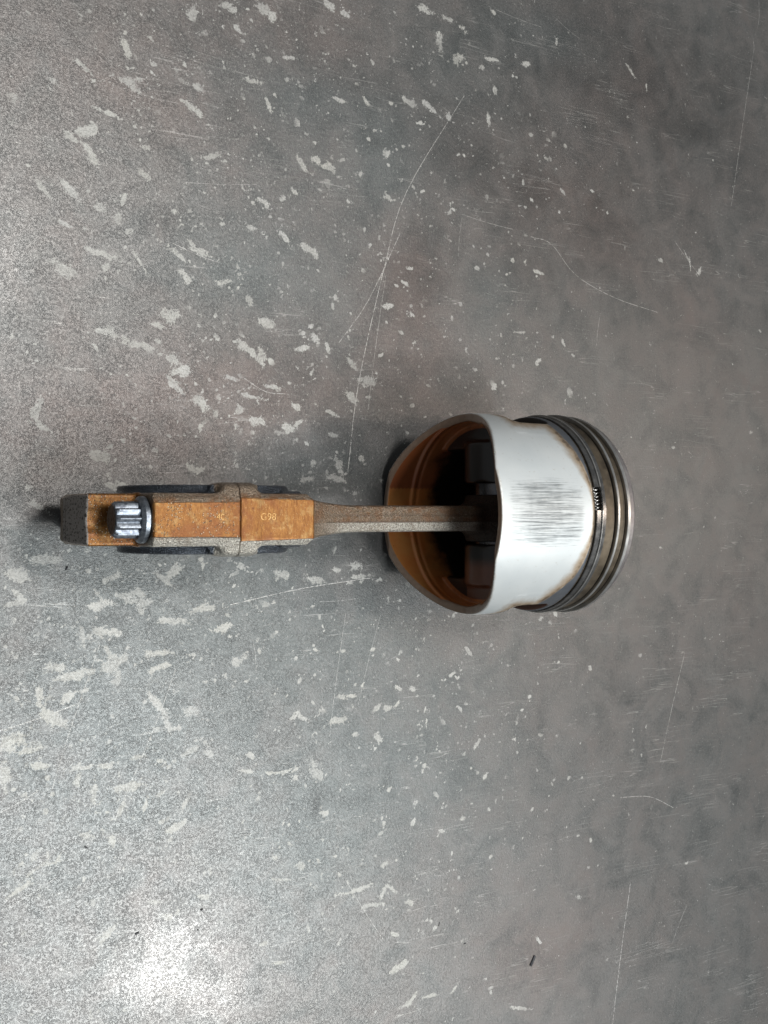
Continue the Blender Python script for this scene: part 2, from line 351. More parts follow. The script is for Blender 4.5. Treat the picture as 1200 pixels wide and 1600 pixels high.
# ------------------------------------------------------------------ tabletop
# Pale stains and scratches are real marks with their own shape; listed as (x, y, length, width, angle)
# read off the plate and converted to positions on it.
BL = """415 18 45 16 30;515 10 30 12 30;540 22 22 8 30;360 12 30 10 25;372 45 18 8 30;300 22 18 14 60;198 78 22 14 60;128 100 24 8 35;83 124 12 7 30
205 133 34 11 25;305 172 36 9 30;290 160 14 6 20;135 205 32 14 -25;165 175 26 8 35;140 240 36 12 45;112 216 16 8 30;227 231 10 7 0;225 271 15 10 20
68 295 28 8 40;110 298 22 10 10;155 325 16 12 50;182 338 14 9 80;271 328 10 9 0;202 362 11 11 0;100 350 20 6 10;140 388 14 8 20;165 397 26 8 30
168 418 12 10 20;100 420 24 14 60;220 412 24 6 30;290 430 16 10 60;280 400 30 7 30;310 390 50 5 35;410 315 30 8 30;392 355 14 7 20;443 370 20 9 15
485 392 44 10 25;420 163 22 8 30;397 128 26 7 25;330 243 16 10 20;350 440 14 9 0;267 494 34 16 -15;246 508 14 9 0;415 503 22 14 20;388 545 34 12 25
408 556 20 16 60;475 545 20 10 -20;490 530 16 10 50;512 543 12 10 60;550 570 20 10 30;170 520 44 9 20;205 535 34 11 20;232 544 24 9 25;268 562 18 14 40
282 578 34 16 10;276 602 26 9 35;360 590 20 8 10;570 155 14 8 20;495 250 14 10 0;515 262 30 8 15;470 255 20 8 40;565 275 8 10 0;545 315 10 8 0;528 155 20 6 15
57 640 24 10 100;65 667 24 10 25;156 712 34 15 15;305 733 34 8 5;180 757 40 8 0;45 760 8 8 0;60 790 24 8 0;72 874 36 14 10;25 895 22 18 0;30 930 16 10 40
25 943 20 8 0;272 890 34 16 -50;256 906 20 9 -20;175 903 18 10 -20;205 930 50 10 -5;218 940 40 12 0;155 945 34 12 0;168 988 44 12 5;315 950 36 10 0
270 970 60 10 0;350 980 24 12 0;440 895 28 14 30;495 905 20 10 0;530 888 12 10 0;545 910 14 8 0;565 900 26 8 -30;555 885 12 12 0;375 885 16 8 0;530 725 20 14 30
525 746 18 10 0;490 722 12 10 0;480 748 20 8 0;565 715 14 10 0;550 620 24 11 50;515 645 20 8 0;462 638 14 10 0;465 662 16 8 0;425 605 16 8 0;395 620 24 7 15
315 630 24 14 40;375 640 14 14 0;405 660 24 14 0;450 670 20 12 0;575 595 24 16 0;520 680 16 8 0;85 1043 30 12 10;105 1056 24 10 0;172 1022 30 9 35;178 1038 50 12 -20
184 1062 24 9 85;130 1052 50 12 -15;250 1020 60 8 3;375 1030 30 12 -15;246 1045 44 9 -20;130 995 22 9 90;245 1100 24 12 50;300 1110 24 11 0;262 1133 18 9 90
105 1090 18 12 0;62 1090 20 9 90;80 1120 26 16 50;12 1160 26 20 0;50 1172 30 8 0;60 1198 22 10 0;8 1208 22 16 90;125 1200 44 5 0;165 1198 16 10 0;120 1218 22 8 95
147 1240 22 9 100;213 1185 16 8 0;200 1232 44 11 -5;228 1255 16 8 100;190 1262 20 9 110;290 1258 18 8 95;275 1290 34 10 -10;300 1173 24 8 0;325 1178 12 10 0
137 1303 16 12 0;176 1314 12 10 90;255 1238 14 8 0;465 1120 40 7 0;530 1125 44 8 0;440 1206 80 4 0;495 1207 20 14 60;385 1205 16 6 0;530 1087 14 8 0;552 1088 10 8 0
590 1152 14 10 40;590 1105 12 8 0;470 1353 12 12 0;428 1339 8 7 0;240 1410 24 8 -5;262 1433 12 10 0;170 1457 22 9 -35;320 1400 16 8 30;410 1476 12 8 0;435 1505 16 6 0
662 14 20 10 20;697 28 16 9 30;722 42 12 8 50;687 66 26 14 75;716 95 22 13 -35;771 92 18 8 30;773 143 10 9 60;753 107 8 8 0;640 160 30 9 25;672 168 36 8 30;700 180 12 12 0
762 182 18 8 90;870 65 12 5 90;823 100 10 9 0;985 110 22 5 40;1010 135 16 6 40;605 240 12 10 0;1093 425 18 6 -30;1075 405 40 3 52;745 420 12 7 0;800 408 8 8 0;842 425 18 7 10
840 565 14 8 -60;812 520 14 7 10;880 535 18 8 40;895 555 8 6 0;643 490 11 10 0;605 477 14 8 0;745 1163 18 6 110;733 1017 22 6 35;705 1055 9 7 0;757 1214 9 7 0;865 1218 6 6 0
888 1217 6 6 0;645 1078 10 8 0;622 1075 8 6 0;690 1300 9 7 0;625 1510 28 10 -10;640 1565 34 7 -18;672 1556 20 5 -10;710 1545 18 8 -35;812 1575 26 5 -15;842 1470 9 6 0;680 1448 9 6 0
604 1104 8 14 90;620 1100 12 7 0;650 1255 10 7 0;600 1350 12 9 0;607 1390 40 8 0;640 1410 12 8 0;617 1460 12 8 0;440 1375 50 3 8;560 1390 60 5 -8;580 1415 44 6 5
85 1345 30 5 -40;30 1390 40 4 -30;60 1355 60 3 -35;240 100 10 8 0;450 90 14 8 30;460 300 12 9 0;610 310 12 8 30;700 330 10 8 0;640 420 9 8 0;880 300 12 5 20;925 298 10 5 0;390 470 10 8 0"""
def make_table():
    rs = np.random.RandomState(7)
    h = 0.6
    fx = np.arange(-186, 276, h); fy = np.arange(-246, 246, h)
    def ext(a, lo, hi):
        l = [a[0]-d for d in (5, 15, 35, 80, 150) if a[0]-d > lo]; r = [a[-1]+d for d in (5, 15, 35, 80, 150) if a[-1]+d < hi]
        return np.array([lo, lo]+l[::-1]+list(a)+r+[hi, hi])
    X = ext(fx, -420., 560.); Y = ext(fy, -480., 480.)
    nx, ny = len(X), len(Y)
    gx, gy = np.meshgrid(X, Y, indexing='ij')
    z = np.zeros_like(gx)
    z[0, :] = z[-1, :] = -8; z[:, 0] = z[:, -1] = -8
    blob = np.zeros_like(gx); speck = np.zeros_like(gx)
    def stamp(arr, x, y, L, Wd, ang, amp=1.0):
        r = max(L, Wd)*1.3+1
        i0, i1 = np.searchsorted(X, (x-r, x+r)); j0, j1 = np.searchsorted(Y, (y-r, y+r))
        if i1 <= i0 or j1 <= j0: return
        sx = gx[i0:i1, j0:j1]-x; sy = gy[i0:i1, j0:j1]-y
        c_, s_ = math.cos(ang), math.sin(ang)
        u = (sx*c_+sy*s_)/(L/2); v = (-sx*s_+sy*c_)/(Wd/2)
        f = amp*np.exp(-0.65*(u*u+v*v))
        sub = arr[i0:i1, j0:j1]; np.maximum(sub, f, out=sub)
    for row in BL.replace('\n', ';').split(';'):
        x, y, L, Wd, a = [float(t) for t in row.split()]
        wx, wy = px2table(x, y)
        k = 1/4.0
        m = max(1, int(L/14))
        for q in range(m):                      # an irregular chain of lobes
            t = ((q+0.5)/m-0.5)*L*0.8*k
            an = -math.radians(a)
            jx, jy = rs.normal(0, 0.12*Wd*k, 2)
            stamp(blob, wx+t*math.cos(an)+jx, wy+t*math.sin(an)+jy, L*k/m*1.35*rs.uniform(.8, 1.3), Wd*k*rs.uniform(.75, 1.2), an+rs.normal(0, .35), rs.uniform(.86, 1.0))
    # small specks, thick on the worn left and centre, thin on the right
    def density(px, py):
        d = 0.16
        for cx, cy, r, a in ((300, 110, 210, .75), (560, 210, 150, .9), (700, 290, 120, 1.0), (470, 790, 190, .9), (540, 1150, 170, .6), (700, 1130, 150, .5),
                             (250, 980, 200, .8), (640, 1380, 120, .6), (100, 1150, 180, .6), (790, 560, 110, .5), (420, 560, 170, .6), (640, 850, 120, .5), (900, 250, 120, .35), (350, 300, 160, .4)):
            d += a*math.exp(-((px-cx)**2+(py-cy)**2)/(2*r*r)*1.6)
        if px > 800: d *= max(0.18, 1-(px-800)/330.)
        return min(d, 1.0)
    n_ = 0
    while n_ < 8500:
        px, py = rs.uniform(-10, 1210), rs.uniform(-10, 1610)
        if rs.rand() > density(px, py): continue
        ang = -math.radians(32) if py < 620 else (0 if rs.rand() < .65 else math.pi/2)
        ang += rs.normal(0, .35)
        cnt = 1 if rs.rand() < .6 else rs.randint(2, 7)
        for q in range(cnt):
            wx, wy = px2table(px, py)
            t = rs.normal(0, 4.0)
            sx = wx+t*math.cos(ang)+rs.normal(0, .7); sy = wy+t*math.sin(ang)+rs.normal(0, .7)
            sz = 0.38+rs.exponential(0.34)
            stamp(speck, sx, sy, sz*rs.uniform(1, 2.0), sz, ang+rs.normal(0, .5), rs.uniform(.6, 1.0))
            n_ += 1
    # colour zones of the oxide layer, plus the piston's shadow painted beside the rod
    tint = np.full_like(gx, 0.42); dark = np.zeros_like(gx)
    def gauss(arr, px, py, rx, ry, amp):
        wx, wy = px2table(px, py); arr += amp*np.exp(-(((gx-wx)/(rx/4.))**2+((gy-wy)/(ry/4.))**2))
    for t in ((130, 60, 160, 90, .3), (480, 40, 200, 70, .35), (250, 170, 150, 60, .3), (640, 440, 90, 110, .6), (880, 330, 200, 120, .45), (230, 660, 200, 90, .6), (420, 610, 160, 70, .5),
              (640, 560, 110, 90, .35), (1000, 150, 150, 150, .25), (760, 700, 120, 100, .3), (350, 1500, 60, 60, .1), (850, 1480, 150, 120, .35), (700, 1000, 80, 60, .2), (1080, 560, 120, 160, .2),
              (450, 1000, 300, 90, -.4), (600, 250, 80, 120, -.5), (760, 470, 60, 80, -.3), (250, 900, 260, 110, -.45), (200, 1150, 300, 200, -.35), (500, 1300, 200, 160, -.3), (400, 420, 160, 60, -.4),
              (480, 160, 110, 60, -.35), (850, 60, 160, 60, -.4), (480, 740, 150, 60, -.5), (700, 100, 120, 80, -.3), (650, 1150, 200, 200, -.25), (1120, 1250, 120, 300, -.2)):  # bluish patch just above the rod tints the painted shadow
        gauss(tint, *t)
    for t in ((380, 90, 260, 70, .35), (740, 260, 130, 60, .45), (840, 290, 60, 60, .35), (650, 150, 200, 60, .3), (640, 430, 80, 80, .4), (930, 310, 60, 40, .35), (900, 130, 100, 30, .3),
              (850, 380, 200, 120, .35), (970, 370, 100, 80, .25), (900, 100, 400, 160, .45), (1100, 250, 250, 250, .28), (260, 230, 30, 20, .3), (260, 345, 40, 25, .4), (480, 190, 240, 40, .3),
              (470, 590, 30, 26, .3), (255, 1425, 50, 24, .5), (310, 1455, 40, 24, .4), (1090, 210, 60, 30, .2), (490, 740, 130, 70, .35), (540, 880, 120, 80, .25), (450, 590, 250, 120, .2), (640, 620, 200, 120, .15),  # patches either side of the rod paint the piston's cast shadow
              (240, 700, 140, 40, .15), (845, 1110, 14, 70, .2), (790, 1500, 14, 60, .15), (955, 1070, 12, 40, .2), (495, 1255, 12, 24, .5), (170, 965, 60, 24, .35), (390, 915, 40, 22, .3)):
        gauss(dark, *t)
    wear = np.clip(1.0-(gx+120)/330., 0.15, 1.0)
    # scratches as signed distance
    lines = [([(725, 150), (635, 300), (600, 420), (560, 600), (543, 740)], 1.0), ([(625, 365), (575, 470), (530, 535)], .8), ([(603, 430), (575, 640)], .5), ([(1190, 0), (1143, 320)], .7),
             ([(1070, 1020), (1032, 1190)], .6), ([(985, 1380), (957, 1600)], .8), ([(830, 370), (862, 382), (900, 430), (960, 465), (1027, 488)], .75), ([(1053, 375), (1093, 430)], .7),
             ([(360, 945), (470, 920), (580, 903)], 1.0), ([(155, 1010), (110, 1140), (78, 1245)], .9), ([(0, 1142), (120, 1100)], .8), ([(275, 1045), (240, 1140), (180, 1280)], .8),
             ([(970, 1246), (1015, 1245), (1052, 1262)], .8), ([(0, 1270), (60, 1235)], .6), ([(380, 590), (415, 612), (450, 616)], .7), ([(540, 960), (515, 1150)], .5), ([(140, 130), (175, 118)], .5), ([(290, 285), (400, 288)], .4),
             ([(1073, 1415), (1050, 1475)], .5), ([(722, 335), (800, 358)], .5), ([(722, 340), (716, 400)], .4), ([(938, 490), (932, 540)], .5), ([(540, 1375), (600, 1470)], .4), ([(400, 1050), (395, 1000)], .5), ([(0, 1425), (90, 1370)], .6),
             ([(595, 960), (560, 1100)], .4), ([(500, 940), (560, 935)], .4), ([(130, 1460), (215, 1455)], .6), ([(25, 1600), (50, 1530), (90, 1490)], .5), ([(270, 380), (340, 410)], .8), ([(775, 15), (845, 42)], .5), ([(870, 30), (905, 60)], .4)]
    sd = np.full_like(gx, 2.0); ad = np.full_like(gx, 2.0); sm = np.zeros_like(gx)
    for pts, amp in lines:
        P = [np.array(px2table(*p)) for p in pts]
        if len(P) > 2:
            E_ = [2*P[0]-P[1]]+P+[2*P[-1]-P[-2]]; Q_ = []
            for k_ in range(1, len(E_)-2):
                for t_ in np.arange(0, 1, 0.2):
                    a_, b_, c_, d_ = E_[k_-1:k_+3]
                    Q_.append(0.5*(2*b_+(c_-a_)*t_+(2*a_-5*b_+4*c_-d_)*t_**2+(3*b_-a_-3*c_+d_)*t_**3))
            P = Q_+[P[-1]]
        for (x0, y0), (x1, y1) in zip(P[:-1], P[1:]):
            i0, i1 = np.searchsorted(X, (min(x0, x1)-3, max(x0, x1)+3)); j0, j1 = np.searchsorted(Y, (min(y0, y1)-3, max(y0, y1)+3))
            ax, ay = gx[i0:i1, j0:j1]-x0, gy[i0:i1, j0:j1]-y0
            L = math.hypot(x1-x0, y1-y0); ux, uy = (x1-x0)/L, (y1-y0)/L
            t = ax*ux+ay*uy; s_ = -ax*uy+ay*ux
            if len(P) == 2: s_ = s_+0.4*np.sin(t*math.pi/L)
            ok = (t > -0.5) & (t < L+0.5) & (np.abs(s_) < ad[i0:i1, j0:j1])
            sd[i0:i1, j0:j1][ok] = s_[ok]; ad[i0:i1, j0:j1][ok] = np.abs(s_)[ok]
            sm[i0:i1, j0:j1][ok] = (amp*np.clip(1.5-np.abs(s_)/0.9, 0, 1))[ok]
    idx = np.arange(nx*ny).reshape(nx, ny)
    faces = np.stack([idx[:-1, :-1], idx[1:, :-1], idx[1:, 1:], idx[:-1, 1:]], -1).reshape(-1, 4)
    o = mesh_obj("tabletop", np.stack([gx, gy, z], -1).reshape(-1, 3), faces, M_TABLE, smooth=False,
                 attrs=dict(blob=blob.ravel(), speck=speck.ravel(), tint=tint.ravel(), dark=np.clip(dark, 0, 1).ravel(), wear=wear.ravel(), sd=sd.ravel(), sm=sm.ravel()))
    o['kind'] = 'structure'
    o['label'] = 'grey steel workbench plate with pale stains and scratches'
    return o
make_table()

# ------------------------------------------------------------------ implicit solids
def box(x, y, z, cx, cy, cz, hx, hy, hz, r=0.0):
    qx, qy, qz = np.abs(x-cx)-(hx-r), np.abs(y-cy)-(hy-r), np.abs(z-cz)-(hz-r)
    return np.sqrt(np.maximum(qx, 0)**2+np.maximum(qy, 0)**2+np.maximum(qz, 0)**2)+np.minimum(np.maximum(qx, np.maximum(qy, qz)), 0)-r
def cyl_y(x, y, z, cx, cz, rad, hy, r=0.0, cy=0.0):
    a = np.hypot(x-cx, z-cz)-(rad-r); b = np.abs(y-cy)-(hy-r)
    return np.hypot(np.maximum(a, 0), np.maximum(b, 0))+np.minimum(np.maximum(a, b), 0)-r
def smin(a, b, k):
    h_ = np.maximum(k-np.abs(a-b), 0)/k
    return np.minimum(a, b)-h_*h_*k*0.25
def smax(a, b, k): return -smin(-a, -b, k)
def sstep(t):
    t = np.clip(t, 0, 1); return t*t*(3-2*t)

def surface_nets(f, lo, hi, h, newton=3):
    ax = [np.arange(lo[i], hi[i]+h, h) for i in range(3)]
    gx, gy, gz = np.meshgrid(*ax, indexing='ij', sparse=True)
    F = np.broadcast_to(f(gx, gy, gz), tuple(len(a) for a in ax))
    s = F < 0
    nx, ny, nz = F.shape
    corners = [(i, j, k) for i in (0, 1) for j in (0, 1) for k in (0, 1)]
    cnt = np.zeros((nx-1, ny-1, nz-1), np.int8)
    for i, j, k in corners: cnt += s[i:nx-1+i, j:ny-1+j, k:nz-1+k]
    act = (cnt > 0) & (cnt < 8)
    ci, cj, ck = np.nonzero(act)
    vid = -np.ones(act.shape, np.int64); vid[ci, cj, ck] = np.arange(len(ci))
    acc = np.zeros((len(ci), 3)); num = np.zeros(len(ci))
    for a in corners:
        for d in range(3):
            if a[d]: continue
            b = list(a); b[d] = 1
            fa = F[ci+a[0], cj+a[1], ck+a[2]]; fb = F[ci+b[0], cj+b[1], ck+b[2]]
            m = (fa < 0) != (fb < 0)
            t = np.where(m, fa/np.where(fa == fb, 1, fa-fb), 0)
            for e in range(3):
                val = a[e] + (t if e == d else 0.0)
                acc[:, e] += np.where(m, val, 0)
            num += m
    loc = acc/num[:, None]
    V = np.stack([ax[0][ci]+loc[:, 0]*h, ax[1][cj]+loc[:, 1]*h, ax[2][ck]+loc[:, 2]*h], -1)
    e = 0.05
    for _ in range(newton):
        f0 = f(V[:, 0], V[:, 1], V[:, 2])
        g = np.stack([f(V[:, 0]+e, V[:, 1], V[:, 2])-f(V[:, 0]-e, V[:, 1], V[:, 2]),
                      f(V[:, 0], V[:, 1]+e, V[:, 2])-f(V[:, 0], V[:, 1]-e, V[:, 2]),
                      f(V[:, 0], V[:, 1], V[:, 2]+e)-f(V[:, 0], V[:, 1], V[:, 2]-e)], -1)/(2*e)
        g2 = np.maximum((g*g).sum(1), 0.15)
        st = -(f0/g2)[:, None]*g
        ln = np.linalg.norm(st, axis=1, keepdims=True)
        V = V+st*np.minimum(1, 0.4*h/np.maximum(ln, 1e-9))
    quads = []
    for d in range(3):
        o1, o2 = [(1, 2), (2, 0), (0, 1)][d]
        sl0 = [slice(None)]*3; sl1 = [slice(None)]*3
        sl0[d] = slice(0, -1); sl1[d] = slice(1, None)
        ch = s[tuple(sl0)] != s[tuple(sl1)]
        I = np.array(np.nonzero(ch))
        ok = (I[o1] > 0) & (I[o2] > 0) & (I[o1] < F.shape[o1]-1) & (I[o2] < F.shape[o2]-1)
        I = I[:, ok]
        ins = s[I[0], I[1], I[2]]
        def v(a, b):
            J = I.copy(); J[o1] -= a; J[o2] -= b
            return vid[J[0], J[1], J[2]]
        q = np.stack([v(1, 1), v(0, 1), v(0, 0), v(1, 0)], -1)
        q[~ins] = q[~ins][:, ::-1]
        quads.append(q)
    Q = np.concatenate(quads)
    return V, Q

# ------------------------------------------------------------------ the assembly
root = bpy.data.objects.new("piston_and_rod", None)
link(root)
root.location = (-0.02, -0.0008, 0)
root.empty_display_size = 0.03
root['label'] = 'used engine piston with its connecting rod, lying on the grey steel plate'
root['category'] = 'piston'
RX = -0.02

# --- piston body (axis along +x, mouth at x = 0, crown to the right); local z = 0 is the axis
R0 = 43.0
U_END = 48.6
def lip(z):
    a = np.clip((38.2-np.abs(z))*0.60, 0, None)
    return 15.0*np.tanh(a/15.0)*1.05
def piston_f(x, y, z):
    r = np.hypot(y, z)
    rin = 40.0-0.9*sstep((x-12.0)/1.0)+0.5*np.exp(-((x-15.2)/0.9)**2)
    barrel = 0.25*((x-22)/26.)**2
    outer = r-(R0-barrel)
    shell = np.maximum(outer, rin-r)
    # recessed flanks round the pin bosses, closed inside by flat walls
    flank = box(x, np.abs(y), z, 36.0, 46.0, 0, 10.2, 14.5, 18.5, 4.0)
    body = smax(shell, -flank, 1.0)
    plate = np.maximum(box(x, np.abs(y), z, 37.0, 30.4, 0, 15.0, 2.6, 27, 1.5), outer+1.0)
    body = smin(body, plate, 1.5)
    boss = np.maximum(cyl_y(x, np.abs(y), z, 33, 0, 15.5, 9.0, 1.5, cy=22.0), outer+1.5)
    body = smin(body, boss, 2.5)
    web = np.maximum(box(x, np.abs(y), z, 45.0, 21.5, 0, 12.0, 7.5, 9.0, 2.0), outer+1.5)
    body = smin(body, web, 2.5)
    rib = np.maximum(box(x, y, np.abs(z), 46, 0, 35.5, 6.0, 2.2, 5.0, 1.5), outer+1)
    body = smin(body, rib, 2.0)
    body = np.maximum(body, 11.2-np.hypot(x-33, z))
    step = np.maximum(box(x, np.abs(y), z, 23.2, 36.5, 0, 2.0, 8.0, 26.5, 0.5), outer+0.3)
    body = smin(body, step, 1.0)
    body = smax(body, lip(z)-x, 0.7)
    return np.maximum(body, x-U_END)
pv, pq = surface_nets(piston_f, (-1.5, -45, -45), (50.5, 45, 45), 0.55)
x, y, z = pv.T
r = np.hypot(y, z); ang = np.arctan2(y, z)
barrel = 0.25*((x-22)/26.)**2
inner = np.clip(((R0-barrel)-r-0.15)/0.35, 0, 1)
rimd = x-lip(z)
rim = np.clip(1.4-rimd/0.55, 0, 1)*(r > 38.9)
inner = np.maximum(inner, np.clip(0.75-rimd*2.2, 0, 1)*(r > 38))
# edge varnish: near the window mouth, along the ring belt, thin along the lip
dwin = np.maximum(np.maximum(25.0-x, x-46), np.abs(z)-19.5)
edge = np.clip(1.0-np.abs(dwin)/8.5, 0, 1)*(np.abs(y) > 20)
aa = np.abs(np.degrees(ang))
aa = np.where(aa > 90, 180-aa, aa)
xedge = 48.4-np.clip((aa-10)/38., 0, 1)*4.6-np.clip((aa-38)/20., 0, 1.5)*np.where(y < 0, 5.5, 1.0)
edge = np.maximum(edge, np.clip(1.05-np.abs(x-xedge)/(1.6+7.5*np.clip((aa-8)/30, 0, 1)), 0, 1))
edge = np.maximum(edge, 0.55*np.clip(1.0-np.abs(rimd-0.5)/1.6, 0, 1)*(np.cos(ang) > -2))
bare = np.clip((x-xedge)/3.0+0.25, 0, 1)*(aa > 14)
deg = np.degrees(ang)
sc = np.clip(1-np.abs((deg-1.0)/23.)**4, 0, 1)*sstep((x-0.2)/6.0)*sstep((48.0-x)/7.0)*(z > 0)
sc *= 0.55+0.45*np.exp(-((x-25)/16.)**2)
sc = np.clip(sc*1.18, 0, 1)
redd = sstep((y-(11.0+0.25*np.sin(x*3.1)))/0.8)*(z < 0)*np.clip(1-(y-12)/60., 0, 1)  # sharp shadow edge on the lower wall, put into the colour
piston = mesh_obj("piston", pv, pq, M_SKIRT, root, attrs=dict(inner=inner, rim=rim, edge=edge, bare=bare, ang=ang, axial=x, scuff=sc, reddish=redd, lowside=sstep((-y-18)/6.)*(z > -8), deep_shade=np.clip((37.0-r)/1.0, 0, 1)))
piston.location = (-RX, 0, 43.2*MM)
piston['label'] = 'bright aluminium piston with a scuffed skirt and brown oil varnish inside'

def lathe(name, prof, mat, parent, seg=256, a0=0.0, a1=2*math.pi, oy=0.0, oz=0.0, closed_prof=False, sharp=28, jitter=0.0):
    """prof: list of (u, r); revolved about the piston axis"""
    full = abs(a1-a0-2*math.pi) < 1e-6
    n = seg if full else max(6, int(seg*(a1-a0)/(2*math.pi)))
    pts = []; m = len(prof)
    rs = np.random.RandomState(3)
    for i in range(n if full else n+1):
        a = a0+(a1-a0)*i/n
        for (u, rr) in prof:
            pts.append((u, oy+rr*math.sin(a), oz+rr*math.cos(a)))
    faces = []
    rows = n if full else n+1
    for i in range(n):
        j = (i+1) % rows
        for k in range(m if closed_prof else m-1):
            k2 = (k+1) % m
            faces.append((i*m+k, j*m+k, j*m+k2, i*m+k2))
    if closed_prof and not full:
        faces.append(tuple(range(m))); faces.append(tuple(n*m+k for k in reversed(range(m))))
    return mesh_obj(name, pts, faces, mat, parent, sharp=sharp)

# ring belt and crown
G = [(49.2, 54.6), (60.2, 62.4), (66.2, 68.2)]         # ring grooves
prof = [(63.0, 0.01), (63.0, 27.0), (60.0, 33.0), (55.0, 36.5), (48.7, 37.6), (48.2, 38.5), (48.2, 42.3), (48.5, 42.6)]
for a, b in G: prof += [(a-0.15, 42.6), (a, 42.45), (a, 38.6), (b, 38.6), (b, 42.35), (b+0.15, 42.5)]
prof += [(71.6, 42.3), (72.6, 41.5), (72.6, 0.01)]
belt = lathe("ring_belt", prof, M_BELT, piston)
lathe("crown_rim", [(68.6, 42.62), (71.5, 42.46), (72.4, 41.9), (72.72, 41.2), (72.72, 36)], M_CROWN, piston)

def ring(name, u0, u1, ro, mat, gap0, gap1, oy, oz, c=0.18, rin=38.9):
    pr = [(u0, rin), (u0, ro-c), (u0+c, ro), (u1-c, ro), (u1, ro-c), (u1, rin)]
    return lathe(name, pr, mat, piston, 256, math.radians(gap1), math.radians(gap0)+2*math.pi, oy, oz, True)
orr = ring("oil_ring", 49.35, 51.9, 43.25, M_RING, 2.0, 15.0, 0.0, 0.3)
orr['label'] = 'dark oil ring rail with a short gap showing its coil'
ring("oil_ring", 52.35, 54.3, 43.7, M_RING, 182, 184, 0.0, 0.25)
lathe("oil_ring_edge", [(51.95, 39.5), (51.95, 43.72), (52.1, 43.86), (52.35, 43.86), (52.35, 39.5)], M_RINGB, piston, 256, math.radians(15), math.radians(2)+2*math.pi, 0, 0.25, True)
ring("compression_ring", 60.8, 62.1, 43.95, M_RINGB, 128, 131, 0.3, 0.1)
ring("compression_ring", 66.4, 68.05, 44.05, M_RINGB, 250, 253, -0.2, 0.1)
# coil expander showing in the gap
cv, cf = [], []
NT_, MS = 7, 160
for i in range(MS+1):
    t = i/MS; a = math.radians(1.5+14*t); th = t*NT_*2*math.pi
    rr = 42.0+0.95*math.cos(th); uu = 50.6+1.0*math.sin(th)
    cxp = np.array([uu, rr*math.sin(a), rr*math.cos(a)])
    d1 = np.array([0, math.sin(a), math.cos(a)]); d2 = np.array([1.0, 0, 0]); nn = d1*math.cos(th)+d2*math.sin(th); bb = np.array([0, math.cos(a), -math.sin(a)])
    for k in range(6):
        q = k*math.pi/3
        cv.append(tuple(cxp+0.27*(nn*math.cos(q)+bb*math.sin(q))))
for i in range(MS):
    for k in range(6):
        k2 = (k+1) % 6
        cf.append((i*6+k, i*6+k2, (i+1)*6+k2, (i+1)*6+k))
mesh_obj("ring_expander", cv, cf, M_RINGB, piston)

# wrist pin
pinr = [(-31, 6.5), (-31, 10.6), (-30.6, 11.0), (30.6, 11.0), (31, 10.6), (31, 6.5)]
pts, fc = [], []
for i in range(64):
    a = 2*math.pi*i/64
    for yy, rr in pinr: pts.append((33+rr*math.sin(a), yy, rr*math.cos(a)))
for i in range(64):
    j = (i+1) % 64
    for k in range(6):
        k2 = (k+1) % 6
        fc.append((i*6+k, j*6+k, j*6+k2, i*6+k2))
mesh_obj("wrist_pin", pts, fc, M_PIN, piston, sharp=30)

# --- connecting rod.  local origin = big end bore centre, x towards the piston, y = bore axis, z up
BZ = 36.3
PX, PZ = 33.0, 43.2
BX = -104.9
LROD = math.hypot(PX-BX, PZ-BZ); PITCH = math.atan2(PZ-BZ, PX-BX)
def half_w(z, base): return base
def rod_common(x, y, z):
    az = np.abs(z)
    ringb = cyl_y(x, y, z, 0, 0, 31.6, 12.4, 0.8)
    flange = box(x, y, z, 0.5, 0, 0, 7.0, 12.6, 35.2, 2.2)
    # boss with chamfered shoulders
    ay = np.abs(y)
    boss = np.maximum(box(x, y, az, -1.2, 0, 25.0, 30.8, 9.3, 11.0, 0.9), (az-36.0)*0.8+(ay-7.2)*0.6)
    cornr = np.maximum(x-30.0, 0)*0
    boss = np.maximum(boss, (x-29.6)*0.707+(ay-9.3)*0.707+1.9)
    chan = box(x, ay, az, -24.0, 13.0, 36.0, 15.0, 3.6, 9.0, 2.5)
    ringb = smax(ringb, -chan, 0.8)
    d = smin(ringb, boss, 1.0)
    d = smin(d, flange, 3.0)
    return d
def rod_f(x, y, z):
    az, ay = np.abs(z), np.abs(y)
    d = rod_common(x, y, z)
    hz = 10.6+3.8*(1-np.clip((x-48)/80., 0, 1))+14.0*np.clip((58-x)/32., 0, 1)**2
    ty = 5.25+3.6*np.clip((60-x)/30., 0, 1)**1.8
    beam = smax(smax((az-hz+0.10*ay), (ay-ty-0.02*(hz-az)), 1.4)*0.93, np.maximum(22-x, x-(LROD-8)), 1.0)
    web = box(x, ay, z, (58+LROD-17)/2, 6.0, 0, (LROD-17-58)/2, 3.6, 6.5, 2.2)
    beam = smax(beam, -web, 1.5)
    d = smin(d, beam, 5.0)
    small = cyl_y(x, y, z, LROD, 0, 15.0, 10.0, 1.0)
    d = smin(d, small, 5.0)
    d = np.maximum(d, 11.0-np.hypot(x-LROD, z))
    d = np.maximum(d, 26.3-np.hypot(x, z))
    # flash line along the beam
    d = d-0.18*np.exp(-((y+1.1)/0.28)**2)*sstep((x-46)/8.)*(x < LROD-10)
    return np.maximum(d, 0.04-x)
